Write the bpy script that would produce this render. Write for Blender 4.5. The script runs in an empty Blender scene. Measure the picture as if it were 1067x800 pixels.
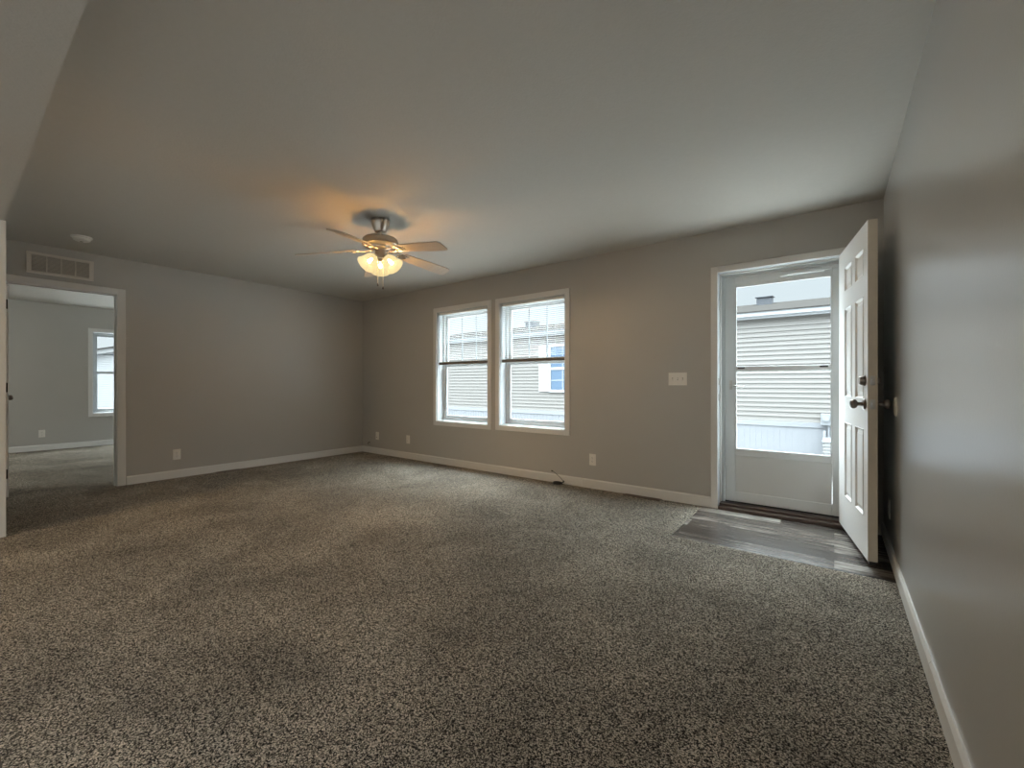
import bpy, bmesh, math, random
from mathutils import Vector, Matrix
random.seed(7)
PI = math.pi
R_ = math.radians
scn = bpy.context.scene
col = scn.collection

# ------------------------------------------------------------------ camera
cam_d = bpy.data.cameras.new('camera')
cam_d.sensor_fit = 'HORIZONTAL'
cam_d.sensor_width = 36.0
cam_d.lens = 445.636 * 36.0 / 1067.0
cam_d.clip_start = 0.02
cam = bpy.data.objects.new('camera', cam_d)
cam.location = (0, 0, 1.0936)
cam.rotation_euler = (PI / 2, 0, 0.64553)
col.objects.link(cam)
scn.camera = cam

# ------------------------------------------------------------------ view, sky and light levels
scn.view_settings.view_transform = 'Standard'
scn.view_settings.look = 'None'
scn.view_settings.gamma = 1.0
scn.view_settings.use_curve_mapping = False
scn.view_settings.exposure = 1.0
SKY_LOW, SKY_HIGH = 0.47, 17.0            # overcast sky radiance at the horizon and overhead
FAN_SHADE, FAN_BULB = 0.50, 1350.0          # ceiling fan light
KITCHEN_WARM, KITCHEN_FILL = 54.0, 12.0  # kitchen half behind the camera: its warm light, then an added fill light
BEDROOM_FILL = 38.0  # unseen ceiling dome, added to brighten the bedroom
scn.cycles.use_denoising = True
scn.cycles.max_bounces = 14
scn.cycles.diffuse_bounces = 8
scn.cycles.glossy_bounces = 5
scn.cycles.transparent_max_bounces = 16
scn.cycles.sample_clamp_indirect = 8.0
scn.cycles.caustics_reflective = False
scn.cycles.caustics_refractive = False

world = bpy.data.worlds.new('overcast_sky')
scn.world = world
world.use_nodes = True
wt = world.node_tree
wt.nodes.clear()
w_out = wt.nodes.new('ShaderNodeOutputWorld')
w_bg = wt.nodes.new('ShaderNodeBackground')
w_tc = wt.nodes.new('ShaderNodeTexCoord')
w_sep = wt.nodes.new('ShaderNodeSeparateXYZ')
w_map = wt.nodes.new('ShaderNodeMapRange')
w_map.inputs['From Min'].default_value = 0.24
w_map.inputs['From Max'].default_value = 0.9
w_map.inputs['To Min'].default_value = SKY_LOW
w_map.inputs['To Max'].default_value = SKY_HIGH
w_noise = wt.nodes.new('ShaderNodeTexNoise')
w_noise.inputs['Scale'].default_value = 2.5
w_noise.inputs['Detail'].default_value = 4
w_ramp = wt.nodes.new('ShaderNodeValToRGB')
w_ramp.color_ramp.elements[0].color = (0.80, 0.92, 1.0, 1)
w_ramp.color_ramp.elements[1].color = (0.88, 0.965, 1.0, 1)
w_ramp.color_ramp.elements[0].position = 0.35
w_ramp.color_ramp.elements[1].position = 0.65
wt.links.new(w_tc.outputs['Generated'], w_sep.inputs[0])
wt.links.new(w_sep.outputs['Z'], w_map.inputs['Value'])
wt.links.new(w_tc.outputs['Generated'], w_noise.inputs['Vector'])
wt.links.new(w_noise.outputs['Fac'], w_ramp.inputs['Fac'])
wt.links.new(w_ramp.outputs['Color'], w_bg.inputs['Color'])
wt.links.new(w_map.outputs['Result'], w_bg.inputs['Strength'])
wt.links.new(w_bg.outputs[0], w_out.inputs[0])


def portal(loc, rot, sx, sy):
    d = bpy.data.lights.new('sky_portal', 'AREA')
    d.shape = 'RECTANGLE'
    d.size, d.size_y = sx, sy
    d.cycles.is_portal = True
    o = bpy.data.objects.new('sky_portal', d)
    o.location = loc
    o.rotation_euler = rot
    col.objects.link(o)


# ------------------------------------------------------------------ measures of the place
H = 2.44
XL, XR = -6.13, 0.287                 # left wall, right wall
YW = 4.098                            # wall with the windows and the entry door
WT = 0.165                            # its thickness
XB = -10.43                           # far wall of the bedroom
YK = -4.3                             # rear wall of the kitchen half
BY0 = -1.6                            # bedroom side wall
XP = -4.75                            # end of the middle wall
MY0, MY1 = 0.05, 0.262                # middle wall and beam
ZBEAM = 2.262


# ------------------------------------------------------------------ materials
def nodes_of(m):
    m.use_nodes = True
    nt = m.node_tree
    return nt, nt.nodes, nt.links, nt.nodes['Principled BSDF']


def lin(r, g, b):
    f = lambda c: ((c / 255 + 0.055) / 1.055) ** 2.4 if c / 255 > 0.04045 else c / 255 / 12.92
    return (f(r), f(g), f(b), 1)


def plain(name, color, rough=0.5, metal=0.0, bump=0.0, bscale=200, var=0.0, vscale=3.0, spec=0.5, coat=0.0):
    m = bpy.data.materials.new(name)
    nt, N, L, p = nodes_of(m)
    p.inputs['Base Color'].default_value = color
    p.inputs['Roughness'].default_value = rough
    p.inputs['Metallic'].default_value = metal
    p.inputs['Specular IOR Level'].default_value = spec
    p.inputs['Coat Weight'].default_value = coat
    tc = N.new('ShaderNodeTexCoord')
    n = N.new('ShaderNodeTexNoise')
    n.inputs['Scale'].default_value = vscale
    n.inputs['Detail'].default_value = 3
    L.new(tc.outputs['Object'], n.inputs['Vector'])
    mx = N.new('ShaderNodeMix')
    mx.data_type = 'RGBA'
    a = [c * (1 - var) for c in color[:3]] + [1]
    b = [min(1, c * (1 + var)) for c in color[:3]] + [1]
    mx.inputs['A'].default_value = a
    mx.inputs['B'].default_value = b
    L.new(n.outputs['Fac'], mx.inputs['Factor'])
    L.new(mx.outputs['Result'], p.inputs['Base Color'])
    if bump:
        bn = N.new('ShaderNodeTexNoise')
        bn.inputs['Scale'].default_value = bscale
        bn.inputs['Detail'].default_value = 2
        L.new(tc.outputs['Object'], bn.inputs['Vector'])
        bp = N.new('ShaderNodeBump')
        bp.inputs['Strength'].default_value = bump
        bp.inputs['Distance'].default_value = 0.002
        L.new(bn.outputs['Fac'], bp.inputs['Height'])
        L.new(bp.outputs[0], p.inputs['Normal'])
    return m


M = {}
M['wall'] = plain('greige_wall_paint', (0.435, 0.420, 0.388, 1), 0.42, bump=0.25, bscale=140, var=0.02)
M['wall_gloss'] = plain('greige_satin_wall_paint', (0.42, 0.412, 0.395, 1), 0.29, bump=0.2, bscale=110, var=0.02, spec=1.0, coat=0.5)
M['wall_gloss'].node_tree.nodes['Principled BSDF'].inputs['Coat Roughness'].default_value = 0.3
M['ceiling'] = plain('ceiling_paint', (0.55, 0.52, 0.47, 1), 0.85, bump=0.5, bscale=90, var=0.03, vscale=40)
M['trim'] = plain('white_trim', (0.68, 0.67, 0.64, 1), 0.4, var=0.015)
M['vinyl'] = plain('white_vinyl', (0.50, 0.52, 0.53, 1), 0.35, var=0.01)
M['door'] = plain('white_door_paint', (0.77, 0.765, 0.75, 1), 0.32, var=0.015, bump=0.08, bscale=60)
M['door_edge'] = plain('door_edge_wood', (0.60, 0.54, 0.45, 1), 0.55, var=0.05, vscale=20)
M['storm'] = plain('storm_door_aluminium', (0.66, 0.68, 0.68, 1), 0.35, var=0.01)
M['storm_panel'] = plain('storm_door_kick_panel', (0.62, 0.63, 0.62, 1), 0.45, var=0.02)
M['plate'] = plain('plastic_plate', (0.78, 0.75, 0.69, 1), 0.35)
M['slot'] = plain('dark_slot', (0.03, 0.028, 0.025, 1), 0.6)
M['grille'] = plain('grille_inner', (0.36, 0.335, 0.295, 1), 0.6)
M['grid'] = plain('shaded_window_grid', (0.30, 0.32, 0.35, 1), 0.5)  # grid colour darkened to carry its shade against the sky
M['black'] = plain('black_plastic', (0.012, 0.012, 0.013, 1), 0.45)
M['nickel'] = plain('brushed_nickel', (0.50, 0.45, 0.39, 1), 0.3, metal=1.0, bump=0.1, bscale=300, var=0.05, vscale=30)
M['bronze'] = plain('aged_bronze', (0.22, 0.19, 0.17, 1), 0.3, metal=1.0, var=0.08, vscale=30)
M['steel'] = plain('steel', (0.55, 0.54, 0.52, 1), 0.35, metal=1.0)
M['hinge'] = plain('dark_hinge', (0.10, 0.09, 0.08, 1), 0.45, metal=0.8)
M['threshold'] = plain('dark_threshold', (0.075, 0.052, 0.04, 1), 0.4, var=0.15, vscale=15)
M['brown_metal'] = plain('brown_register', (0.16, 0.12, 0.085, 1), 0.5, var=0.05)
M['slat'] = plain('blind_slat', (0.80, 0.80, 0.79, 1), 0.4)
M['rail'] = plain('backlit_blind_rail', (0.15, 0.125, 0.10, 1), 0.45)  # backlit shade of the bottom rail put into its colour
M['cord'] = plain('blind_cord', (0.55, 0.56, 0.58, 1), 0.7)
M['chain'] = plain('pull_chain', (0.80, 0.70, 0.50, 1), 0.35, metal=0.6)
M['white_metal'] = plain('painted_vent', (0.62, 0.58, 0.515, 1), 0.45)


def glass_mat():
    m = bpy.data.materials.new('window_glass')
    nt, N, L, p = nodes_of(m)
    N.remove(p)
    out = [n for n in N if n.type == 'OUTPUT_MATERIAL'][0]
    t = N.new('ShaderNodeBsdfTransparent')
    t.inputs[0].default_value = (0.97, 0.985, 0.98, 1)
    g = N.new('ShaderNodeBsdfGlossy')
    g.inputs['Roughness'].default_value = 0.01
    f = N.new('ShaderNodeFresnel')
    f.inputs['IOR'].default_value = 1.45
    geo = N.new('ShaderNodeNewGeometry')
    fr = N.new('ShaderNodeMath')
    fr.operation = 'SUBTRACT'
    fr.inputs[0].default_value = 1.0
    L.new(geo.outputs['Backfacing'], fr.inputs[1])
    ml = N.new('ShaderNodeMath')
    ml.operation = 'MULTIPLY'
    L.new(f.outputs[0], ml.inputs[0])
    L.new(fr.outputs[0], ml.inputs[1])
    ml2 = N.new('ShaderNodeMath')
    ml2.operation = 'MULTIPLY'
    ml2.inputs[1].default_value = 0.35
    L.new(ml.outputs[0], ml2.inputs[0])
    mx = N.new('ShaderNodeMixShader')
    L.new(ml2.outputs[0], mx.inputs[0])
    L.new(t.outputs[0], mx.inputs[1])
    L.new(g.outputs[0], mx.inputs[2])
    L.new(mx.outputs[0], out.inputs['Surface'])
    return m


M['glass'] = glass_mat()


def emit_mat(name, color, strength, base=(0.9, 0.85, 0.75, 1)):
    m = bpy.data.materials.new(name)
    nt, N, L, p = nodes_of(m)
    p.inputs['Base Color'].default_value = base
    p.inputs['Roughness'].default_value = 0.35
    p.inputs['Emission Color'].default_value = color
    p.inputs['Emission Strength'].default_value = strength
    tc = N.new('ShaderNodeTexCoord')
    n = N.new('ShaderNodeTexNoise')
    n.inputs['Scale'].default_value = 18
    L.new(tc.outputs['Object'], n.inputs['Vector'])
    mr = N.new('ShaderNodeMapRange')
    mr.inputs['To Min'].default_value = strength * 0.85
    mr.inputs['To Max'].default_value = strength * 1.15
    L.new(n.outputs['Fac'], mr.inputs['Value'])
    L.new(mr.outputs['Result'], p.inputs['Emission Strength'])
    return m


M['shade'] = emit_mat('frosted_lit_shade', (1.0, 0.83, 0.45, 1), FAN_SHADE)
M['bulb'] = emit_mat('lit_bulb', (1.0, 0.64, 0.32, 1), FAN_BULB)


def let_light_through(m, share, tint):
    nt = m.node_tree
    out = [n for n in nt.nodes if n.type == 'OUTPUT_MATERIAL'][0]
    p = nt.nodes['Principled BSDF']
    t = nt.nodes.new('ShaderNodeBsdfTransparent')
    t.inputs[0].default_value = tint
    mx = nt.nodes.new('ShaderNodeMixShader')
    mx.inputs[0].default_value = share
    nt.links.new(p.outputs[0], mx.inputs[1])
    nt.links.new(t.outputs[0], mx.inputs[2])
    nt.links.new(mx.outputs[0], out.inputs['Surface'])


let_light_through(M['shade'], 0.4, (1.0, 0.9, 0.7, 1))
M['shade'].node_tree.nodes['Principled BSDF'].inputs['Base Color'].default_value = (0.004, 0.004, 0.003, 1)
M['shade'].node_tree.nodes['Principled BSDF'].inputs['Specular IOR Level'].default_value = 0.0
M['warm_dome'] = emit_mat('warm_lit_dome', (1.0, 0.69, 0.34, 1), KITCHEN_WARM)
M['fill_dome'] = emit_mat('neutral_fill_dome', (1.0, 0.95, 0.88, 1), KITCHEN_FILL)
M['bed_fill_dome'] = emit_mat('bedroom_fill_dome', (0.97, 0.98, 0.93, 1), BEDROOM_FILL)


def carpet_mat():
    m = bpy.data.materials.new('frieze_carpet')
    nt, N, L, p = nodes_of(m)
    tc = N.new('ShaderNodeTexCoord')
    # yarn tufts: two sizes of speckle
    v = N.new('ShaderNodeTexVoronoi')
    v.inputs['Scale'].default_value = 265
    v.inputs['Randomness'].default_value = 1.0
    L.new(tc.outputs['Object'], v.inputs['Vector'])
    n1 = N.new('ShaderNodeTexNoise')
    n1.inputs['Scale'].default_value = 350
    n1.inputs['Detail'].default_value = 3
    n1.inputs['Roughness'].default_value = 0.7
    L.new(tc.outputs['Object'], n1.inputs['Vector'])
    sep = N.new('ShaderNodeSeparateColor')
    L.new(v.outputs['Color'], sep.inputs[0])
    ad = N.new('ShaderNodeMath')
    ad.operation = 'MULTIPLY_ADD'
    ad.inputs[1].default_value = 0.36
    L.new(sep.outputs[0], ad.inputs[0])
    mu = N.new('ShaderNodeMath')
    mu.operation = 'MULTIPLY'
    mu.inputs[1].default_value = 0.64
    L.new(n1.outputs['Fac'], mu.inputs[0])
    L.new(mu.outputs[0], ad.inputs[2])
    cr = N.new('ShaderNodeValToRGB')
    e = cr.color_ramp.elements
    e[0].position, e[0].color = 0.385, (0.004, 0.003, 0.0025, 1)
    e[1].position, e[1].color = 0.63, (0.78, 0.69, 0.57, 1)
    for pos, c in ((0.432, (0.050, 0.041, 0.033, 1)), (0.478, (0.195, 0.165, 0.128, 1)), (0.555, (0.335, 0.290, 0.232, 1))):
        e.new(pos).color = c
    L.new(ad.outputs[0], cr.inputs['Fac'])
    # brushed pile: soft broad patches leaning one way or the other
    n2 = N.new('ShaderNodeTexNoise')
    n2.inputs['Scale'].default_value = 1.5
    n2.inputs['Detail'].default_value = 3
    n2.inputs['Roughness'].default_value = 0.55
    n2.inputs['Distortion'].default_value = 0.4
    L.new(tc.outputs['Object'], n2.inputs['Vector'])
    mr = N.new('ShaderNodeMapRange')
    mr.inputs['From Min'].default_value = 0.35
    mr.inputs['From Max'].default_value = 0.65
    mr.inputs['To Min'].default_value = 0.72
    mr.inputs['To Max'].default_value = 1.16
    L.new(n2.outputs['Fac'], mr.inputs['Value'])
    mx = N.new('ShaderNodeVectorMath')
    mx.operation = 'SCALE'
    L.new(cr.outputs['Color'], mx.inputs[0])
    L.new(mr.outputs['Result'], mx.inputs['Scale'])
    L.new(mx.outputs[0], p.inputs['Base Color'])
    p.inputs['Roughness'].default_value = 0.95
    p.inputs['Specular IOR Level'].default_value = 0.03
    p.inputs['Sheen Weight'].default_value = 0.06
    p.inputs['Sheen Roughness'].default_value = 0.5
    bp = N.new('ShaderNodeBump')
    bp.inputs['Strength'].default_value = 1.0
    bp.inputs['Distance'].default_value = 0.012
    L.new(ad.outputs[0], bp.inputs['Height'])
    L.new(bp.outputs[0], p.inputs['Normal'])
    return m


M['carpet'] = carpet_mat()


def plank_mat(name, dark, mid, light, rough=0.28):
    m = bpy.data.materials.new(name)
    nt, N, L, p = nodes_of(m)
    tc = N.new('ShaderNodeTexCoord')
    br = N.new('ShaderNodeTexBrick')
    br.offset = 0.37
    br.inputs['Color1'].default_value = (0, 0, 0, 1)
    br.inputs['Color2'].default_value = (1, 1, 1, 1)
    br.inputs['Mortar'].default_value = (0.3, 0.3, 0.3, 1)
    br.inputs['Scale'].default_value = 1.0
    br.inputs['Mortar Size'].default_value = 0.0012
    br.inputs['Brick Width'].default_value = 0.92
    br.inputs['Row Height'].default_value = 0.152
    br.inputs['Bias'].default_value = 0.0
    L.new(tc.outputs['Object'], br.inputs['Vector'])
    mp = N.new('ShaderNodeMapping')
    mp.inputs['Scale'].default_value = (1.5, 9.5, 1)
    L.new(tc.outputs['Object'], mp.inputs['Vector'])
    # each plank gets its own grain offset
    addv = N.new('ShaderNodeVectorMath')
    addv.operation = 'ADD'
    sc = N.new('ShaderNodeVectorMath')
    sc.operation = 'SCALE'
    sc.inputs['Scale'].default_value = 13.0
    L.new(br.outputs['Color'], sc.inputs[0])
    L.new(mp.outputs[0], addv.inputs[0])
    L.new(sc.outputs[0], addv.inputs[1])
    n = N.new('ShaderNodeTexNoise')
    n.inputs['Scale'].default_value = 2.2
    n.inputs['Detail'].default_value = 8
    n.inputs['Roughness'].default_value = 0.66
    L.new(addv.outputs[0], n.inputs['Vector'])
    a = N.new('ShaderNodeMath')
    a.operation = 'MULTIPLY_ADD'
    a.inputs[1].default_value = 0.34
    L.new(br.outputs['Color'], a.inputs[0])
    sb = N.new('ShaderNodeMath')
    sb.operation = 'SUBTRACT'
    sb.inputs[1].default_value = 0.17
    L.new(n.outputs['Fac'], sb.inputs[0])
    L.new(sb.outputs[0], a.inputs[2])
    cr = N.new('ShaderNodeValToRGB')
    e = cr.color_ramp.elements
    e[0].position, e[0].color = 0.30, dark
    e[1].position, e[1].color = 0.74, light
    k = e.new(0.52)
    k.color = mid
    L.new(a.outputs[0], cr.inputs['Fac'])
    mm = N.new('ShaderNodeMix')
    mm.data_type = 'RGBA'
    mm.inputs['B'].default_value = (0.05, 0.045, 0.04, 1)
    L.new(br.outputs['Fac'], mm.inputs['Factor'])
    L.new(cr.outputs['Color'], mm.inputs['A'])
    L.new(mm.outputs['Result'], p.inputs['Base Color'])
    p.inputs['Roughness'].default_value = rough
    bp = N.new('ShaderNodeBump')
    bp.inputs['Strength'].default_value = 0.15
    bp.inputs['Distance'].default_value = 0.002
    L.new(n.outputs['Fac'], bp.inputs['Height'])
    L.new(bp.outputs[0], p.inputs['Normal'])
    return m


M['planks'] = plank_mat('weathered_vinyl_planks', (0.038, 0.031, 0.027, 1), (0.115, 0.099, 0.088, 1), (0.40, 0.375, 0.335, 1), 0.25)


def siding_mat(name, color, course, axis='Z', depth=0.012):
    m = bpy.data.materials.new(name)
    nt, N, L, p = nodes_of(m)
    tc = N.new('ShaderNodeTexCoord')
    n = N.new('ShaderNodeTexNoise')
    n.inputs['Scale'].default_value = 4
    L.new(tc.outputs['Object'], n.inputs['Vector'])
    mx = N.new('ShaderNodeMix')
    mx.data_type = 'RGBA'
    mx.inputs['A'].default_value = [c * 0.96 for c in color[:3]] + [1]
    mx.inputs['B'].default_value = [min(1, c * 1.04) for c in color[:3]] + [1]
    L.new(n.outputs['Fac'], mx.inputs['Factor'])
    L.new(mx.outputs['Result'], p.inputs['Base Color'])
    p.inputs['Roughness'].default_value = 0.55
    return m


M['siding'] = siding_mat('beige_lap_siding', (0.076, 0.0705, 0.065, 1), 0.114)
M['siding_far'] = siding_mat('pale_lap_siding', (0.105, 0.107, 0.108, 1), 0.114)
M['skirting'] = siding_mat('white_ribbed_skirting', (0.100, 0.104, 0.113, 1), 0.1)
M['ext_white'] = plain('white_exterior_trim', (0.165, 0.172, 0.18, 1), 0.45)
M['shingle'] = plain('weathered_shingles', (0.026, 0.0245, 0.023, 1), 0.9, spec=0.0, bump=0.6, bscale=40, var=0.35, vscale=14)
M['roof_vent'] = plain('grey_roof_vent', (0.03, 0.034, 0.042, 1), 0.5)
M['ext_glass'] = plain('dark_house_glass', (0.05, 0.075, 0.11, 1), 0.05, spec=0.8)
M['ac'] = plain('grey_condenser_metal', (0.1, 0.1, 0.1, 1), 0.5)
M['ground'] = plain('pale_gravel', (0.36, 0.36, 0.355, 1), 0.95, bump=0.5, bscale=20, var=0.2, vscale=2)
M['meter'] = plain('grey_meter_box', (0.12, 0.127, 0.135, 1), 0.45)


# blade wood: pale maple laminate on the underside
def blade_mat():
    m = bpy.data.materials.new('blade_laminate')
    nt, N, L, p = nodes_of(m)
    tc = N.new('ShaderNodeTexCoord')
    mp = N.new('ShaderNodeMapping')
    mp.inputs['Scale'].default_value = (2, 40, 2)
    L.new(tc.outputs['Object'], mp.inputs['Vector'])
    n = N.new('ShaderNodeTexNoise')
    n.inputs['Scale'].default_value = 2
    n.inputs['Detail'].default_value = 5
    L.new(mp.outputs[0], n.inputs['Vector'])
    mx = N.new('ShaderNodeMix')
    mx.data_type = 'RGBA'
    mx.inputs['A'].default_value = (0.42, 0.35, 0.28, 1)
    mx.inputs['B'].default_value = (0.52, 0.45, 0.37, 1)
    L.new(n.outputs['Fac'], mx.inputs['Factor'])
    L.new(mx.outputs['Result'], p.inputs['Base Color'])
    p.inputs['Roughness'].default_value = 0.38
    return m


M['blade'] = blade_mat()


# ------------------------------------------------------------------ mesh building
class MB:
    def __init__(self):
        self.bm = bmesh.new()

    def _merge(self, tmp, mat):
        if mat is not None:
            bmesh.ops.transform(tmp, matrix=mat, verts=tmp.verts)
        me = bpy.data.meshes.new('t')
        tmp.to_mesh(me)
        tmp.free()
        self.bm.from_mesh(me)
        bpy.data.meshes.remove(me)
        return self

    def box(self, x0, x1, y0, y1, z0, z1, bevel=0.0, mat=None, seg=2):
        t = bmesh.new()
        bmesh.ops.create_cube(t, size=1.0)
        for v in t.verts:
            v.co = ((x0 + x1) / 2 + v.co.x * (x1 - x0), (y0 + y1) / 2 + v.co.y * (y1 - y0), (z0 + z1) / 2 + v.co.z * (z1 - z0))
        if bevel:
            bmesh.ops.bevel(t, geom=t.edges[:], offset=bevel, segments=seg, profile=0.5, affect='EDGES')
        return self._merge(t, mat)

    def lathe(self, prof, seg=40, mat=None, cap=True):
        """prof: list of (r, z), turned about z"""
        t = bmesh.new()
        rings = []
        for r, z in prof:
            if r < 1e-6:
                rings.append([t.verts.new((0, 0, z))])
            else:
                rings.append([t.verts.new((r * math.cos(2 * PI * k / seg), r * math.sin(2 * PI * k / seg), z)) for k in range(seg)])
        for a, b in zip(rings, rings[1:]):
            for k in range(seg):
                k2 = (k + 1) % seg
                if len(a) == 1 and len(b) == 1:
                    continue
                if len(a) == 1:
                    t.faces.new((a[0], b[k], b[k2]))
                elif len(b) == 1:
                    t.faces.new((a[k], b[0], a[k2]))
                else:
                    t.faces.new((a[k], b[k], b[k2], a[k2]))
        bmesh.ops.recalc_face_normals(t, faces=t.faces)
        return self._merge(t, mat)

    def cyl(self, p0, p1, r, seg=20, r2=None):
        p0, p1 = Vector(p0), Vector(p1)
        d = p1 - p0
        q = d.to_track_quat('Z', 'Y').to_matrix().to_4x4()
        q.translation = p0
        r2 = r if r2 is None else r2
        return self.lathe([(0, 0), (r, 0), (r2, d.length), (0, d.length)], seg, q)

    def tube(self, pts, r, seg=10, closed=False):
        pts = [Vector(p) for p in pts]
        t = bmesh.new()
        rings = []
        n = len(pts)
        up = Vector((0.13, 0.29, 0.95)).normalized()
        for i, p in enumerate(pts):
            a = pts[(i - 1) % n] if (closed or i > 0) else p
            b = pts[(i + 1) % n] if (closed or i < n - 1) else p
            d = (b - a).normalized()
            s = d.cross(up)
            if s.length < 1e-3:
                s = d.cross(Vector((1, 0, 0)))
            s.normalize()
            u = s.cross(d)
            rings.append([t.verts.new(p + r * (math.cos(2 * PI * k / seg) * s + math.sin(2 * PI * k / seg) * u)) for k in range(seg)])
        pairs = list(zip(rings, rings[1:])) + ([(rings[-1], rings[0])] if closed else [])
        for a, b in pairs:
            for k in range(seg):
                t.faces.new((a[k], a[(k + 1) % seg], b[(k + 1) % seg], b[k]))
        if not closed:
            t.faces.new(rings[0][::-1])
            t.faces.new(rings[-1])
        bmesh.ops.recalc_face_normals(t, faces=t.faces)
        return self._merge(t, None)

    def prism(self, poly, a0, a1, axis='X', mat=None):
        """poly: 2-D outline swept along an axis; X: (y,z), Y: (x,z), Z: (x,y)"""
        t = bmesh.new()
        f = {'X': lambda p, a: (a, p[0], p[1]), 'Y': lambda p, a: (p[0], a, p[1]), 'Z': lambda p, a: (p[0], p[1], a)}[axis]
        A = [t.verts.new(f(p, a0)) for p in poly]
        B = [t.verts.new(f(p, a1)) for p in poly]
        n = len(poly)
        t.faces.new(A)
        t.faces.new(B[::-1])
        for k in range(n):
            t.faces.new((A[k], B[k], B[(k + 1) % n], A[(k + 1) % n]))
        bmesh.ops.recalc_face_normals(t, faces=t.faces)
        return self._merge(t, mat)

    def build(self, name, mat, parent=None, smooth=None):
        me = bpy.data.meshes.new(name)
        self.bm.to_mesh(me)
        self.bm.free()
        me.materials.append(mat)
        o = bpy.data.objects.new(name, me)
        col.objects.link(o)
        if parent is not None:
            o.parent = parent
        if smooth is not None:
            for p in me.polygons:
                p.use_smooth = True
            try:
                me.set_sharp_from_angle(angle=R_(smooth))
            except Exception:
                pass
        return o


def tag(o, label=None, cat=None, group=None, kind=None):
    if label:
        o['label'] = label
    if cat:
        o['category'] = cat
    if group:
        o['group'] = group
    if kind:
        o['kind'] = kind
    return o


def empty(name, loc=(0, 0, 0), rz=0.0):
    o = bpy.data.objects.new(name, None)
    o.empty_display_size = 0.1
    o.location = loc
    o.rotation_euler = (0, 0, rz)
    col.objects.link(o)
    return o


def struct(mb, name, mat, label, cat, smooth=None):
    return tag(mb.build(name, mat, None, smooth), label, cat, kind='structure')


def wall_with_holes(axis, a0, a1, b0, b1, holes, z0=-0.08, z1=H):
    """wall along x (axis 'X': spans a0..a1 in x, b0..b1 in y) or along y, as strips around the holes (u0,u1,z0,z1)"""
    mb = MB()
    us = sorted(set([a0, a1] + [h[0] for h in holes] + [h[1] for h in holes]))

    def put(u0, u1, za, zb):
        if u1 - u0 < 1e-6 or zb - za < 1e-6:
            return
        if axis == 'X':
            mb.box(u0, u1, b0, b1, za, zb)
        else:
            mb.box(b0, b1, u0, u1, za, zb)
    for u0, u1 in zip(us, us[1:]):
        cut = [h for h in holes if h[0] <= u0 + 1e-6 and h[1] >= u1 - 1e-6]
        if not cut:
            put(u0, u1, z0, z1)
            continue
        z = z0
        for h in sorted(cut, key=lambda q: q[2]):
            put(u0, u1, z, h[2])
            z = h[3]
        put(u0, u1, z, z1)
    bmesh.ops.remove_doubles(mb.bm, verts=mb.bm.verts, dist=1e-5)
    return mb


# ------------------------------------------------------------------ the shell
W1 = (-4.385, -3.463, 0.585, 2.078)
W2 = (-3.275, -2.356, 0.590, 2.078)
DO = (-0.845, 0.115, 0.0, 2.098)             # rough opening of the entry door
W4 = (-9.0, -7.4, 0.585, 2.078)              # unseen bedroom window, added in the back wall to bring in daylight
W3 = (1.575, 2.50, 0.575, 2.015)             # bedroom window, along y
ND = (0.31, 1.13, -0.07, 2.065)                # doorway in the left wall, along y

fl = MB()
EX0, EY0 = -0.945, 3.152                     # corner of the plank patch inside the entry door
fl.box(XL, EX0, MY0 + 0.05, YW, -0.06, 0)
fl.box(EX0, XR, MY0 + 0.05, EY0, -0.06, 0)
fl.box(XL - 0.11, XL, ND[0], ND[1], -0.06, 0)
fl.box(XB, XL - 0.11, BY0, YW, -0.06, 0)
struct(fl, 'floor', M['carpet'], 'brown and grey flecked frieze carpet over the living room and bedroom floor', 'carpet')
struct(MB().box(EX0, XR, EY0, YW + 0.02, -0.06, -0.006), 'entry_floor', M['planks'],
       'weathered grey wood plank patch of floor inside the open entry door', 'floor')
struct(MB().box(XL, XR, YK, MY0 + 0.05, -0.06, -0.006), 'kitchen_floor', M['planks'],
       'wood plank floor of the kitchen half behind the beam', 'floor')
struct(MB().box(XB - 0.12, XR + 0.12, YK - 0.1, YW + WT, H, H + 0.1), 'ceiling', M['ceiling'],
       'grey white textured ceiling above the whole room', 'ceiling')
struct(wall_with_holes('X', XB - 0.12, XR + 0.12, YW, YW + WT, [W1, W2, W4, DO]), 'wall_back', M['wall'],
       'greige wall with the pair of windows and the entry door', 'wall')
struct(wall_with_holes('Y', YK, YW, XL - 0.11, XL, [ND]), 'wall_left', M['wall'],
       'greige wall at the left with the bedroom doorway and the return vent', 'wall')
KR = (-3.5, -1.0, 0.05, 2.08)                # unseen opening added behind the camera to send daylight at the left wall
struct(wall_with_holes('Y', YK, YW, XR, XR + 0.12, [KR]), 'wall_right', M['wall_gloss'],
       'satin greige wall close at the right, beside the open entry door', 'wall')
struct(MB().box(XL, XP, MY0, MY1, -0.08, H), 'wall_middle', M['wall'],
       'short middle wall whose end shows at the left edge of the picture', 'wall')
struct(MB().box(XP, XR, MY0, MY1, ZBEAM, H), 'ceiling_beam', M['ceiling'],
       'dropped drywall beam crossing overhead at the upper left', 'beam')
struct(wall_with_holes('Y', BY0, YW, XB - 0.12, XB, [W3]), 'wall_far', M['wall'],
       'greige far wall of the bedroom seen through the doorway', 'wall')
struct(MB().box(XB - 0.12, XL - 0.11, BY0 - 0.1, BY0, -0.08, H), 'wall_side', M['wall'],
       'side wall of the bedroom, out of sight beyond the doorway', 'wall')
KW = [(-5.4, -3.6, 0.3, 2.1), (-2.6, -0.5, 0.1, 2.1)]  # unseen rear openings, added to let sky light in as fill
struct(wall_with_holes('X', XL - 0.11, XR + 0.12, YK - 0.1, YK, KW), 'wall_rear', M['wall'],
       'rear wall of the kitchen half with two openings added for daylight, behind the camera', 'wall')

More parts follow.
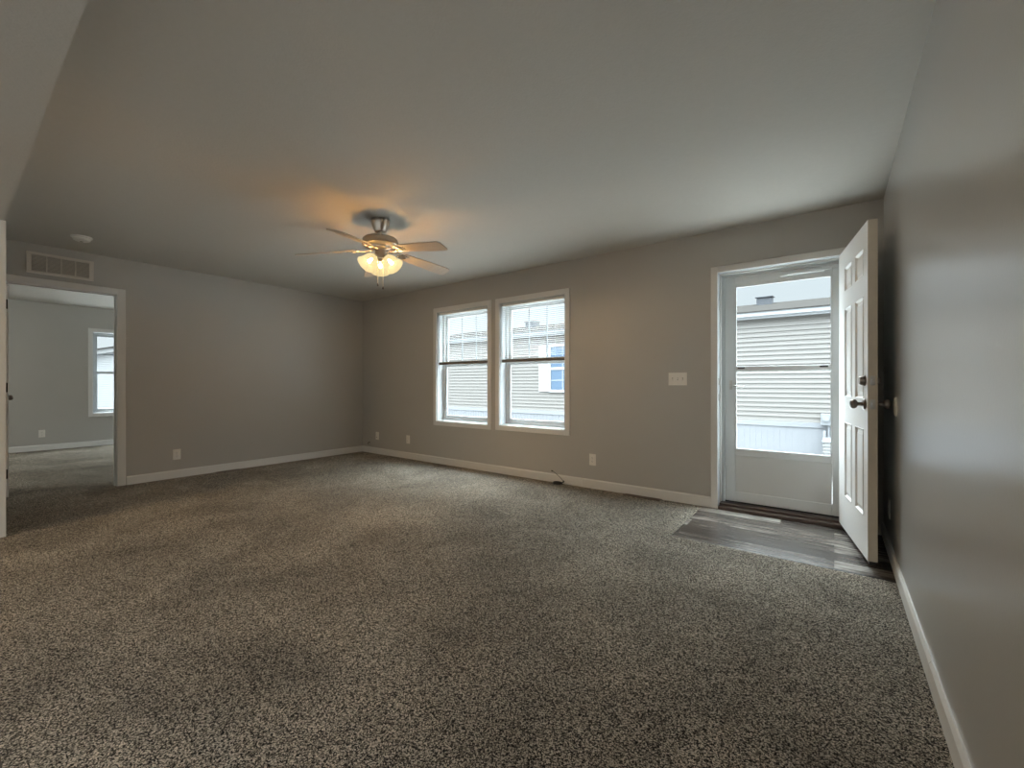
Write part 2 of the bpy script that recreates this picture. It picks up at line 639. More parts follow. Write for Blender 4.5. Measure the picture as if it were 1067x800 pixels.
# white post trim on the end of the middle wall
t = MB()
t.box(XP, XP + 0.012, MY0 - 0.005, MY1 + 0.005, 0, ZBEAM - 0.001, 0.002)
struct(t, 'trim_1', M['trim'], 'white vertical end board of the middle wall at the left picture edge', 'trim')

# baseboards
BH, BT = 0.092, 0.013


def base_x(mb, x0, x1, y, s):
    mb.prism([(y, 0), (y + s * BT, 0), (y + s * BT, BH - 0.012), (y + s * BT * 0.4, BH), (y, BH)], x0, x1, 'X')


def base_y(mb, y0, y1, x, s):
    mb.prism([(x, 0), (x + s * BT, 0), (x + s * BT, BH - 0.012), (x + s * BT * 0.4, BH), (x, BH)], y0, y1, 'Y')


b = MB()
base_x(b, XL, -2.146, YW, -1)
base_x(b, -2.144, -0.872, YW, -1)
struct(b, 'baseboard_back', M['trim'], 'white baseboard under the windows from the corner to the entry door', 'baseboard')
b = MB()
base_y(b, 1.19, YW - BT, XL, 1)
struct(b, 'baseboard_left', M['trim'], 'white baseboard along the left wall from the doorway to the corner', 'baseboard')
b = MB()
base_y(b, MY1, 2.148, XR, -1)
base_y(b, 2.150, YW, XR, -1)
struct(b, 'baseboard_right', M['trim'], 'white baseboard running along the satin right wall', 'baseboard')
b = MB()
base_y(b, BY0, YW, XB, 1)
struct(b, 'baseboard_far', M['trim'], 'white baseboard along the far bedroom wall', 'baseboard')


# ------------------------------------------------------------------ windows
def window(name, loc, rz, w, z0, z1, label, meet, cols, blind_to=None, blind_label=None):
    """local frame: x along the wall (0..w), +y towards outdoors, z absolute"""
    root = tag(empty(name, loc, rz), label, 'window', kind='structure')
    cw, ct = 0.06, 0.014
    c = MB()
    for (a, b_, c0, c1) in ((-cw, 0, z0 - cw, z1 + cw), (w, w + cw, z0 - cw, z1 + cw)):
        c.box(a, b_, -ct, 0, c0, c1, 0.003)
    c.box(0, w, -ct, 0, z1, z1 + cw, 0.003)
    c.box(0, w, -ct, 0, z0 - cw, z0, 0.003)
    c.build('casing', M['trim'], root)
    g = 0.008
    d0, d1 = 0.105, WT
    j = MB()
    j.box(0, g, 0.0005, d0, z0, z1)
    j.box(w - g, w, 0.0005, d0, z0, z1)
    j.box(g, w - g, 0.0005, d0, z0, z0 + g)
    j.box(g, w - g, 0.0005, d0, z1 - g, z1)
    j.build('jamb', M['vinyl'], root)
    f = MB()
    fw = 0.036
    f.box(0, fw, d0, d1, z0, z1, 0.003)
    f.box(w - fw, w, d0, d1, z0, z1, 0.003)
    f.box(fw, w - fw, d0, d1, z0, z0 + fw, 0.003)
    f.box(fw, w - fw, d0, d1, z1 - fw, z1, 0.003)
    f.build('frame', M['vinyl'], root)
    sw = 0.042
    # upper sash (outer track) and lower sash (inner track)
    for nm, za, zb, ya, yb in (('upper_sash', meet - 0.01, z1 - fw, d0 + 0.034, d0 + 0.056), ('lower_sash', z0 + fw, meet + 0.03, d0 + 0.008, d0 + 0.031)):
        s = MB()
        x0, x1 = fw, w - fw
        s.box(x0, x0 + sw, ya, yb, za, zb, 0.003)
        s.box(x1 - sw, x1, ya, yb, za, zb, 0.003)
        s.box(x0 + sw, x1 - sw, ya, yb, za, za + sw * 0.95, 0.003)
        s.box(x0 + sw, x1 - sw, ya, yb, zb - sw * (0.95 if nm == 'upper_sash' else 1.1), zb, 0.003)
        so = s.build(nm, M['vinyl'], root)
        ym = (ya + yb) / 2
        MB().box(x0 + sw, x1 - sw, ym - 0.002, ym + 0.002, za + sw * 0.95, zb - sw * 0.95).build('pane', M['glass'], so)
        if nm == 'upper_sash' and cols:
            gr = MB()
            gx0, gx1, gz0, gz1 = x0 + sw, x1 - sw, za + sw * 0.95, zb - sw * 0.95
            for k in range(1, cols):
                xx = gx0 + (gx1 - gx0) * k / cols
                gr.box(xx - 0.008, xx + 0.008, ym + 0.0025, ym + 0.008, gz0, gz1)
            zz = (gz0 + gz1) / 2
            gr.box(gx0, gx1, ym + 0.003, ym + 0.0075, zz - 0.008, zz + 0.008)
            gr.build('grille', M['grid'], so)
        if nm == 'lower_sash':
            k = MB()
            k.box(w / 2 - 0.03, w / 2 + 0.03, ya - 0.012, ya + 0.004, zb - 0.016, zb - 0.004, 0.003)
            k.build('sash_lock', M['vinyl'], so)
    if blind_to:
        bl = tag(empty('window_blind', loc, rz), blind_label, 'blind', 'raised mini blinds in the windows')
        m = MB()
        zt = z1 - g - 0.001
        m.box(g + 0.004, w - g - 0.004, 0.022, 0.058, zt - 0.026, zt, 0.002)
        m.build('headrail', M['plate'], bl)
        for xx in (g + 0.004, w - g - 0.03):
            MB().box(xx, xx + 0.026, 0.018, 0.0218, zt - 0.029, zt, 0.001).build('bracket', M['steel'], bl)
        s = MB()
        top, bot = zt - 0.04, blind_to + 0.03
        n = int((top - bot) / 0.0215)
        for k in range(n):
            zc = top - k * 0.0215
            rot = Matrix.Translation((0, 0.040, zc)) @ Matrix.Rotation(R_(6), 4, 'X')
            s.prism([(-0.0125, 0), (0, 0.0018), (0.0125, 0), (0.0125, 0.0007), (0, 0.0025), (-0.0125, 0.0007)], g + 0.006, w - g - 0.006, 'X', rot)
        # the stack of gathered slats on the bottom rail
        for k in range(7):
            s.box(g + 0.006, w - g - 0.006, 0.0275, 0.0525, blind_to + 0.0205 + k * 0.0016, blind_to + 0.0212 + k * 0.0016)
        s.build('slats', M['slat'], bl)
        m = MB()
        m.box(g + 0.006, w - g - 0.006, 0.027, 0.053, blind_to - 0.010, blind_to + 0.02, 0.003)
        m.build('bottom_rail', M['rail'], bl)
        for xx in (0.14, w - 0.14):
            MB().cyl((xx, 0.0262, blind_to + 0.02), (xx, 0.0262, zt - 0.02), 0.0008, 6).build('ladder_cord', M['cord'], bl)
        MB().cyl((0.075, 0.016, blind_to - 0.05), (0.075, 0.020, zt - 0.03), 0.003, 8).build('tilt_wand', M['glass'], bl)
    return root


window('window_1', (W1[0], YW, 0), 0, W1[1] - W1[0], W1[2], W1[3], 'left window of the pair in the back wall, nearer the corner', 1.348, 3,
       1.366, 'mini blind raised halfway in the left window of the pair')
window('window_2', (W2[0], YW, 0), 0, W2[1] - W2[0], W2[2], W2[3], 'right window of the pair in the back wall, nearer the door', 1.348, 3,
       1.366, 'mini blind raised halfway in the right window of the pair')
window('window_4', (W4[0], YW, 0), 0, W4[1] - W4[0], W4[2], W4[3], 'wide bedroom window added for daylight, out of sight beyond the doorway', 1.348, 0)
window('window_3', (XB, W3[0], 0), PI / 2, W3[1] - W3[0], W3[2], W3[3], 'bedroom window seen through the doorway at the left', 1.29, 3)
for (a, b_, za, zb) in [(W1[0], W1[1], W1[2], W1[3]), (W2[0], W2[1], W2[2], W2[3]), (W4[0], W4[1], W4[2], W4[3]), (DO[0], DO[1], DO[2], DO[3])]:
    portal(((a + b_) / 2, YW + WT + 0.012, (za + zb) / 2), (-PI / 2, 0, 0), b_ - a, zb - za)
portal((XB - 0.135, (W3[0] + W3[1]) / 2, (W3[2] + W3[3]) / 2), (PI / 2, 0, -PI / 2), W3[1] - W3[0], W3[3] - W3[2])
for h in KW:
    portal(((h[0] + h[1]) / 2, YK - 0.11, (h[2] + h[3]) / 2), (PI / 2, 0, 0), h[1] - h[0], h[3] - h[2])

portal((XR + 0.13, (KR[0] + KR[1]) / 2, (KR[2] + KR[3]) / 2), (PI / 2, 0, PI / 2), KR[1] - KR[0], KR[3] - KR[2])

# ------------------------------------------------------------------ entry door: frame, storm door, open leaf
ox0, ox1, oz1 = -0.815, 0.085, 2.068
fr = tag(empty('trim_2', (0, YW, 0)), 'white frame and casing around the entry door opening', 'door frame', kind='structure')
m = MB()
m.box(ox0 - 0.058, ox0 - 0.002, -0.015, 0, 0, oz1 + 0.056, 0.003)
m.box(ox1 + 0.002, ox1 + 0.058, -0.015, 0, 0, oz1 + 0.056, 0.003)
m.box(ox0 - 0.002, ox1 + 0.002, -0.015, 0, oz1 + 0.002, oz1 + 0.056, 0.003)
m.build('casing', M['trim'], fr)
m = MB()
m.box(DO[0] + 0.0005, ox0, 0.0005, WT, 0.02, DO[3] - 0.0005, 0.002)
m.box(ox1, DO[1] - 0.0005, 0.0005, WT, 0.02, DO[3] - 0.0005, 0.002)
m.box(ox0, ox1, 0.0005, WT, oz1, DO[3] - 0.0005, 0.002)
m.build('jamb', M['vinyl'], fr)
m = MB()
m.box(ox0, ox0 + 0.013, 0.050, 0.072, 0.05, oz1, 0.003)
m.box(ox1 - 0.013, ox1, 0.050, 0.072, 0.05, oz1, 0.003)
m.box(ox0 + 0.013, ox1 - 0.013, 0.050, 0.072, oz1 - 0.013, oz1, 0.003)
m.build('door_stop', M['trim'], fr)
for zz in (1.115, 0.975):
    MB().box(ox0 - 0.0005, ox0 + 0.0015, 0.014, 0.038, zz - 0.03, zz + 0.03, 0.0005).build('strike_plate', M['bronze'], fr)
m = MB()
m.box(ox0, ox1, -0.012, WT + 0.02, -0.005, 0.022, 0.004)
m.box(ox0, ox1, 0.045, WT + 0.02, 0.022, 0.040, 0.004)
m.build('threshold', M['threshold'], fr)

sd = tag(empty('door_1', (0, YW, 0)), 'closed white storm door with two glass panes and a solid kick panel', 'storm door', kind='structure')
sx0, sx1, sz0, sz1 = ox0 + 0.003, ox1 - 0.003, 0.045, 2.062
sy0, sy1 = 0.118, 0.150
gx0, gx1 = -0.700, -0.012
m = MB()
m.box(sx0, sx0 + 0.028, sy0 - 0.008, sy1 + 0.008, sz0, sz1, 0.002)
m.box(sx1 - 0.028, sx1, sy0 - 0.008, sy1 + 0.008, sz0, sz1, 0.002)
m.box(sx0 + 0.028, sx1 - 0.028, sy0 - 0.008, sy1 + 0.008, sz1 - 0.022, sz1, 0.002)
m.build('frame', M['storm'], sd)
m = MB()
m.box(sx0 + 0.030, gx0, sy0, sy1, sz0 + 0.01, sz1 - 0.024, 0.004)
m.box(gx1, sx1 - 0.030, sy0, sy1, sz0 + 0.01, sz1 - 0.024, 0.004)
m.box(gx0, gx1, sy0, sy1, 1.965, sz1 - 0.024, 0.004)
m.box(gx0, gx1, sy0, sy1, 0.463, 0.513, 0.004)
m.box(gx0, gx1, sy0, sy1, sz0 + 0.01, 0.142, 0.004)
m.build('leaf', M['storm'], sd)
MB().box(sx0 + 0.03, sx1 - 0.03, sy0 + 0.006, sy1 - 0.006, sz0 - 0.003, sz0 + 0.0098).build('sweep', M['black'], sd)
m = MB()
m.box(gx0 + 0.001, gx1 - 0.001, sy0 + 0.008, sy1 - 0.008, 0.142, 0.463)
m.build('kick_panel', M['storm_panel'], sd)
mr = MB()
mr.box(gx0, gx1, sy0 + 0.002, sy0 + 0.022, 1.203, 1.248, 0.003)
mr.build('middle_rail', M['storm'], sd)
gb = MB()
for (za, zb) in ((0.513, 1.203), (1.248, 1.965)):
    gb.box(gx0, gx0 + 0.010, sy0 - 0.003, sy0 + 0.012, za, zb)
    gb.box(gx1 - 0.010, gx1, sy0 - 0.003, sy0 + 0.012, za, zb)
gb.box(gx0 + 0.010, gx1 - 0.010, sy0 - 0.003, sy0 + 0.012, 1.945, 1.965)
gb.box(gx0 + 0.010, gx1 - 0.010, sy0 - 0.003, sy0 + 0.012, 0.513, 0.525)
gb.build('glazing_bead', M['storm'], sd)
MB().box(gx0 + 0.002, gx1 - 0.002, sy0 + 0.013, sy0 + 0.017, 0.515, 1.203).build('pane', M['glass'], sd)
MB().box(gx0 + 0.002, gx1 - 0.002, sy0 + 0.018, sy0 + 0.022, 1.248, 1.963).build('pane', M['glass'], sd)
for xx in (gx0 + 0.02, gx1 - 0.08):
    MB().box(xx, xx + 0.055, sy0 - 0.006, sy0 + 0.0015, 1.228, 1.242, 0.001).build('sash_catch', M['slot'], sd)
hd = MB()
hd.box(-0.745, -0.722, sy0 - 0.012, sy0 - 0.001, 1.045, 1.125, 0.003)
hd.tube([(-0.733, sy0 - 0.012, 1.085), (-0.733, sy0 - 0.045, 1.085), (-0.725, sy0 - 0.052, 1.085), (-0.69, sy0 - 0.052, 1.078),
         (-0.655, sy0 - 0.05, 1.068), (-0.63, sy0 - 0.047, 1.068), (-0.622, sy0 - 0.045, 1.076)], 0.006, 10)
hd.build('handle', M['steel'], sd, 40)
cl = MB()
cl.cyl((-0.33, sy0 - 0.032, 2.0), (-0.06, sy0 - 0.032, 2.0), 0.013, 20)
cl.cyl((-0.06, sy0 - 0.032, 2.0), (0.045, sy0 - 0.032, 2.0), 0.005, 12)
cl.box(-0.36, -0.31, sy0 - 0.042, sy0 - 0.0005, 1.988, 2.012, 0.002)
cl.box(0.03, 0.052, sy0 - 0.042, sy0 - 0.0085, 1.985, 2.015, 0.002)
cl.build('closer', M['storm'], sd, 40)

# six-panel steel leaf, swung open towards the right wall
LA, LB = Vector((0.030, 4.090)), Vector((0.159, 3.284))
LW = (LB - LA).length
LZ0, LZ1, LT = 0.047, 2.064, 0.046


def panel_leaf(name, w, z0, z1, t, panels, mat, parent, edge_mat=None):
    """slab 0..w in x, 0..t in y, with moulded panels on both faces"""
    bm = bmesh.new()
    xs = sorted(set([0, w] + [p[0] for p in panels] + [p[1] for p in panels]))
    zs = sorted(set([z0, z1] + [p[2] for p in panels] + [p[3] for p in panels]))

    def side(y, flip):
        grid = {}
        for i, x in enumerate(xs):
            for j, z in enumerate(zs):
                grid[i, j] = bm.verts.new((x, y, z))
        fs = []
        for i in range(len(xs) - 1):
            for j in range(len(zs) - 1):
                vs = [grid[i, j], grid[i + 1, j], grid[i + 1, j + 1], grid[i, j + 1]]
                f = bm.faces.new(vs if flip else vs[::-1])
                cx, cz = (xs[i] + xs[i + 1]) / 2, (zs[j] + zs[j + 1]) / 2
                if any(p[0] < cx < p[1] and p[2] < cz < p[3] for p in panels):
                    fs.append(f)
        return grid, fs
    ga, fa = side(0.0, True)
    gb_, fb = side(t, False)
    nx, nz = len(xs) - 1, len(zs) - 1
    for i in range(nx):
        bm.faces.new((ga[i, 0], gb_[i, 0], gb_[i + 1, 0], ga[i + 1, 0]))
        bm.faces.new((ga[i, nz], ga[i + 1, nz], gb_[i + 1, nz], gb_[i, nz]))
    for j in range(nz):
        bm.faces.new((ga[0, j], ga[0, j + 1], gb_[0, j + 1], gb_[0, j]))
        bm.faces.new((ga[nx, j], gb_[nx, j], gb_[nx, j + 1], ga[nx, j + 1]))
    bm.normal_update()
    for fs in (fa, fb):
        for f in fs:
            bmesh.ops.inset_individual(bm, faces=[f], thickness=0.004, depth=0.003)
            bmesh.ops.inset_individual(bm, faces=[f], thickness=0.014, depth=-0.012)
            bmesh.ops.inset_individual(bm, faces=[f], thickness=0.012, depth=-0.001)
            bmesh.ops.inset_individual(bm, faces=[f], thickness=0.028, depth=0.008)
    me = bpy.data.meshes.new(name)
    bm.to_mesh(me)
    bm.free()
    me.materials.append(mat)
    if edge_mat:
        me.materials.append(edge_mat)
        for p in me.polygons:
            if abs(p.normal.x) > 0.99 and p.center.x > w - 1e-4:
                p.material_index = 1
    o = bpy.data.objects.new(name, me)
    col.objects.link(o)
    o.parent = parent
    return o


def door_knob(parent, x, z, y, s, mat, name='knob'):
    """s = -1 / +1: which way the knob points along local y"""
    q = Matrix.Translation((x, y, z)) @ Matrix.Rotation(-s * PI / 2, 4, 'X')
    m = MB()
    m.lathe([(0, 0), (0.032, 0), (0.033, 0.004), (0.028, 0.010), (0.013, 0.013), (0.011, 0.030), (0.014, 0.036), (0.024, 0.042),
             (0.0285, 0.052), (0.0275, 0.062), (0.021, 0.070), (0.010, 0.073), (0, 0.0735)], 32, q)
    return m.build(name, mat, parent, 50)


d2 = tag(empty('door_2', (LA.x, LA.y, 0), math.atan2(LB.y - LA.y, LB.x - LA.x)), 'white six-panel entry door leaf standing open at the right wall',
         'door', kind='structure')
PC = ((0.150, 0.395), (0.500, 0.725))
panels = []
for (pa, pb) in ((0.207, 0.412), (0.515, 0.722)):
    for (za, zb) in ((0.292, 0.820), (1.003, 1.628), (1.757, 1.922)):
        panels.append((pa, pb, za, zb))
panel_leaf('leaf', LW, LZ0, LZ1, LT, panels, M['door'], d2, M['door_edge'])
KX = LW - 0.062
door_knob(d2, KX, 0.973, -0.0005, -1, M['bronze'])
door_knob(d2, KX, 0.973, LT + 0.0005, 1, M['bronze'])
m = MB()
q = Matrix.Translation((KX, -0.0005, 1.114)) @ Matrix.Rotation(PI / 2, 4, 'X')
m.lathe([(0, 0), (0.031, 0), (0.031, 0.006), (0.026, 0.020), (0.021, 0.028), (0.0, 0.028)], 32, q)
m.build('deadbolt', M['bronze'], d2, 40)
m = MB()
q = Matrix.Translation((KX, LT + 0.0005, 1.114)) @ Matrix.Rotation(-PI / 2, 4, 'X')
m.lathe([(0, 0), (0.030, 0), (0.029, 0.008), (0.0, 0.010)], 32, q)
m.box(KX - 0.006, KX + 0.006, LT + 0.0105, LT + 0.028, 1.096, 1.132, 0.003)
m.build('thumb_turn', M['bronze'], d2, 40)
for zz, rr in ((0.973, 0.007), (1.114, 0.0075)):
    m = MB()
    m.box(LW - 0.0002, LW + 0.0012, LT / 2 - 0.0125, LT / 2 + 0.0125, zz - 0.028, zz + 0.028, 0.0005)
    m.cyl((LW - 0.005, LT / 2, zz), (LW + 0.006, LT / 2, zz), rr, 16)
    m.build('latch_plate', M['steel'], d2, 40)
MB().box(0.01, LW - 0.005, 0.008, LT - 0.008, LZ0 - 0.018, LZ0 - 0.0003).build('sweep', M['black'], d2)
for zz in (0.25, 1.05, 1.84):
    m = MB()
    m.cyl((-0.006, LT + 0.002, zz - 0.045), (-0.006, LT + 0.002, zz + 0.045), 0.006, 12)
    m.box(-0.0015, -0.0002, 0.008, LT, zz - 0.044, zz + 0.044)
    m.build('hinge', M['steel'], d2, 40)

# ------------------------------------------------------------------ bedroom doorway and its door
bj0, bj1, bjz = 0.33, 1.11, 2.046
dw = tag(empty('trim_3', (XL, 0, 0)), 'white casing and jamb around the bedroom doorway in the left wall', 'door frame', kind='structure')
m = MB()
for xa, xb in ((0, 0.015), (-0.125, -0.11)):
    m.box(xa, xb, bj1 + 0.003, bj1 + 0.072, 0, bjz + 0.066, 0.003)
    m.box(xa, xb, MY1 + 0.002, bj0 - 0.003, 0, bjz + 0.066, 0.003)
    m.box(xa, xb, bj0 - 0.003, bj1 + 0.003, bjz + 0.003, bjz + 0.066, 0.003)
m.build('casing', M['trim'], dw)
m = MB()
m.box(-0.1095, -0.0005, ND[0] + 0.0005, bj0, 0, ND[3] - 0.0005, 0.002)
m.box(-0.1095, -0.0005, bj1, ND[1] - 0.0005, 0, ND[3] - 0.0005, 0.002)
m.box(-0.1095, -0.0005, bj0, bj1, bjz, ND[3] - 0.0005, 0.002)
m.build('jamb', M['trim'], dw)
m = MB()
m.box(-0.068, -0.040, bj1 - 0.011, bj1 - 0.0002, 0, bjz, 0.002)
m.box(-0.068, -0.040, bj0 + 0.0002, bj0 + 0.011, 0, bjz, 0.002)
m.box(-0.068, -0.040, bj0 + 0.011, bj1 - 0.011, bjz - 0.011, bjz - 0.0002, 0.002)
m.build('door_stop', M['trim'], dw)
d3 = tag(empty('door_3', (XL - 0.128, bj0 + 0.003, 0), PI), 'white bedroom door folded back inside the doorway at the left edge', 'door', kind='structure')
# local x points to -x in the world, local y to -y
lp = []
for (pa, pb) in ((0.10, 0.34), (0.42, 0.66)):
    for (za, zb) in ((0.24, 0.82), (1.0, 1.6), (1.72, 1.90)):
        lp.append((pa, pb, za, zb))
lf = panel_leaf('leaf', 0.76, 0.02, 2.035, 0.035, lp, M['door'], d3)
lf.location.y = -0.035
door_knob(d3, 0.70, 0.95, -0.0355, -1, M['bronze'])
for zz in (0.24, 1.06, 1.85):
    m = MB()
    m.box(-0.0015, -0.0003, -0.030, -0.002, zz - 0.045, zz + 0.045)
    m.cyl((-0.006, 0.0, zz - 0.045), (-0.006, 0.0, zz + 0.045), 0.005, 12)
    m.build('hinge', M['hinge'], d3, 40)


# ------------------------------------------------------------------ wall plates
def outlet(loc, rz, label, kind='duplex'):
    """local: plate in the x-z plane, facing -y; centred on the origin"""
    o = tag(empty('wall_outlet' if kind == 'duplex' else 'cable_plate', loc, rz), label, 'outlet' if kind == 'duplex' else 'wall plate',
            'wall outlets' if kind == 'duplex' else None)
    m = MB()
    m.box(-0.0375, 0.0375, -0.0065, -0.0003, -0.060, 0.060, 0.0025)
    m.build('plate', M['plate'], o)
    if kind == 'duplex':
        for zz in (0.0205, -0.0205):
            s = MB()
            s.lathe([(0, 0), (0.0165, 0), (0.0165, 0.002), (0, 0.0025)], 24, Matrix.Translation((0, -0.0064, zz)) @ Matrix.Rotation(PI / 2, 4, 'X'))
            so = s.build('receptacle', M['plate'], o, 40)
            t = MB()
            for xx in (-0.006, 0.006):
                t.box(xx - 0.001, xx + 0.001, -0.0094, -0.0088, zz - 0.001, zz + 0.008)
            t.cyl((0, -0.0088, zz - 0.007), (0, -0.0094, zz - 0.007), 0.0025, 10)
            t.build('slots', M['slot'], so)
        MB().cyl((0, -0.0064, 0), (0, -0.0076, 0), 0.003, 10).build('screw', M['steel'], o)
    else:
        t = MB()
        t.cyl((0, -0.0064, -0.02), (0, -0.016, -0.02), 0.0055, 12)
        t.build('connector', M['bronze'], o)
    return o


outlet((-2.025, YW, 0.300), 0, 'white duplex outlet below and right of the right window')
outlet((-4.993, YW, 0.280), 0, 'white duplex outlet below and left of the left window')
outlet((-5.735, YW, 0.280), 0, 'white cable plate nearest the far room corner', 'cable')
outlet((XL, 1.633, 0.272), PI / 2, 'white duplex outlet low on the left wall beside the doorway')
outlet((XB, 0.968, 0.275), PI / 2, 'white duplex outlet on the far bedroom wall under the window level')
outlet((XR, 3.667, 0.292), -PI / 2, 'white duplex outlet behind the open entry door')

sw = tag(empty('light_switch', (-1.160, YW, 1.140)), 'white triple light switch plate left of the entry door', 'light switch')
MB().box(-0.083, 0.083, -0.0065, -0.0003, -0.059, 0.059, 0.0025).build('plate', M['plate'], sw)
for k, xx in enumerate((-0.046, 0, 0.046)):
    m = MB()
    m.box(xx - 0.005, xx + 0.005, -0.0068, -0.0064, -0.012, 0.012)
    so = m.build('toggle_slot', M['grille'], sw)
    up = 0.35 if k != 1 else -0.35
    q = Matrix.Translation((xx, -0.006, 0)) @ Matrix.Rotation(up, 4, 'X')
    MB().box(-0.004, 0.004, -0.016, 0.0, -0.0055, 0.0055, 0.001, q).build('toggle', M['plate'], so)

jk = tag(empty('cable_stub', (-5.925, YW, 0.155)), 'short dark coaxial stub poking from the wall near the corner', 'cable')
m = MB()
m.box(-0.03, 0.03, -0.004, -0.0003, -0.026, 0.026, 0.001)
m.build('bracket', M['wall'], jk)
m = MB()
m.tube([(0.0, -0.004, 0.012), (0.002, -0.03, 0.014), (0.006, -0.045, 0.0), (0.004, -0.045, -0.018)], 0.006, 8)
m.build('coax', M['bronze'], jk, 50)

# white wall bumper where the knob meets the right wall
m = MB()
m.lathe([(0, 0), (0.056, 0), (0.056, 0.003), (0.050, 0.008), (0.030, 0.0105), (0, 0.011)], 40, Matrix.Translation((XR, 3.302, 0.962)) @ Matrix.Rotation(-PI / 2, 4, 'Y'))
bp = m.build('door_bumper', M['plate'], None, 40)
tag(bp, 'round white door bumper on the right wall behind the door knob', 'door bumper')

# return air vent over the doorway
rv = tag(empty('return_vent', (XL, 0.70, 2.258)), 'white return air grille above the bedroom doorway', 'air vent')
m = MB()
vw, vh, fb = 0.232, 0.101, 0.024
m.box(0.0003, 0.012, -vw, vw, vh - fb, vh, 0.002)
m.box(0.0003, 0.012, -vw, vw, -vh, -vh + fb, 0.002)
m.box(0.0003, 0.012, -vw, -vw + 0.034, -vh + fb, vh - fb, 0.002)
m.box(0.0003, 0.012, vw - 0.034, vw, -vh + fb, vh - fb, 0.002)
for k in (1, 2, 3):
    yy = -vw + 0.034 + (2 * vw - 0.068) * k / 4
    m.box(0.002, 0.011, yy - 0.004, yy + 0.004, -vh + fb, vh - fb)
m.build('frame', M['white_metal'], rv)
MB().box(0.0003, 0.002, -vw + 0.03, vw - 0.03, -vh + 0.02, vh - 0.02).build('backing', M['grille'], rv)
m = MB()
n = 13
for k in range(n):
    zz = -vh + fb + (2 * vh - 2 * fb) * (k + 0.5) / n
    q = Matrix.Translation((0.006, 0, zz)) @ Matrix.Rotation(R_(40), 4, 'Y')
    m.box(-0.0045, 0.0045, -vw + 0.034, vw - 0.034, -0.0007, 0.0007, 0, q)
m.build('louvers', M['white_metal'], rv)
for yy in (-vw + 0.012, vw - 0.012):
    MB().cyl((0.0118, yy, 0.0), (0.0135, yy, 0.0), 0.0045, 12).build('screw', M['steel'], rv)

# smoke detector
sm = tag(empty('smoke_detector', (-5.50, 0.757, H)), 'round white smoke detector on the ceiling near the doorway', 'smoke detector')
m = MB()
m.lathe([(0, -0.0003), (0.072, -0.0003), (0.072, -0.012), (0.066, -0.014), (0, -0.014)], 44)
m.build('base', M['plate'], sm, 40)
m = MB()
m.lathe([(0, -0.0142), (0.058, -0.0142), (0.061, -0.022), (0.056, -0.034), (0.040, -0.042), (0, -0.044)], 44)
m.build('cover', M['plate'], sm, 40)
m = MB()
m.lathe([(0.0, -0.0441), (0.012, -0.0441), (0.011, -0.047), (0, -0.0475)], 20)
m.build('test_button', M['grille'], sm, 40)


# floor registers
def register(loc, rz, label, ln):
    r = tag(empty('floor_register', loc, rz), label, 'floor register', 'floor registers at the baseboards')
    m = MB()
    w = 0.07
    m.box(0, ln, 0, 0.013, 0.0003, 0.007, 0.002)
    m.box(0, ln, w - 0.013, w, 0.0003, 0.007, 0.002)
    m.box(0, 0.016, 0.013, w - 0.013, 0.0003, 0.007, 0.002)
    m.box(ln - 0.016, ln, 0.013, w - 0.013, 0.0003, 0.007, 0.002)
    m.box(ln / 2 - 0.01, ln / 2 + 0.01, 0.013, w - 0.013, 0.0003, 0.007, 0.002)
    m.build('frame', M['brown_metal'], r)
    MB().box(0.014, ln - 0.014, 0.011, w - 0.011, 0.0003, 0.0015).build('opening', M['slot'], r)
    m = MB()
    k = 0.024
    while k < ln - 0.02:
        m.box(k, k + 0.003, 0.013, w - 0.013, 0.0016, 0.0055)
        k += 0.014
    m.build('louvers', M['brown_metal'], r)
    return r


register((-1.66, YW - BT - 0.075, 0), 0, 'brown floor register by the baseboard between the outlet and the entry door', 0.36)
register((XL + BT + 0.078, 2.02, 0), PI / 2, 'dark floor register by the baseboard of the left wall', 0.26)

# coil of black coax by the baseboard
cc = tag(empty('coaxial_cable', (-2.405, 4.02, 0)), 'small black coil of coaxial cable on the carpet under the right window', 'cable')
m = MB()
pts = []
for k in range(0, 100):
    a = 2 * PI * k / 33
    pts.append((0.052 * math.cos(a) * (1 + 0.05 * math.sin(a * 0.7)), 0.040 * math.sin(a), 0.006 + 0.007 * k / 33))
pts += [(0.058, 0.012, 0.030), (0.062, 0.018, 0.038)]
m.tube(pts, 0.0045, 8)
m.build('coil', M['black'], cc, 50)
m = MB()
m.tube([(0.062, 0.018, 0.036), (0.035, 0.022, 0.062), (-0.01, 0.026, 0.092), (-0.05, 0.030, 0.115), (-0.082, 0.032, 0.130)], 0.0026, 8)
m.build('loose_end', M['black'], cc, 50)
MB().cyl((-0.080, 0.032, 0.129), (-0.100, 0.033, 0.134), 0.006, 10).build('connector', M['black'], cc, 50)
MB().cyl((0.058, 0.016, 0.026), (0.066, 0.020, 0.046), 0.0085, 10).build('connector', M['black'], cc, 50)


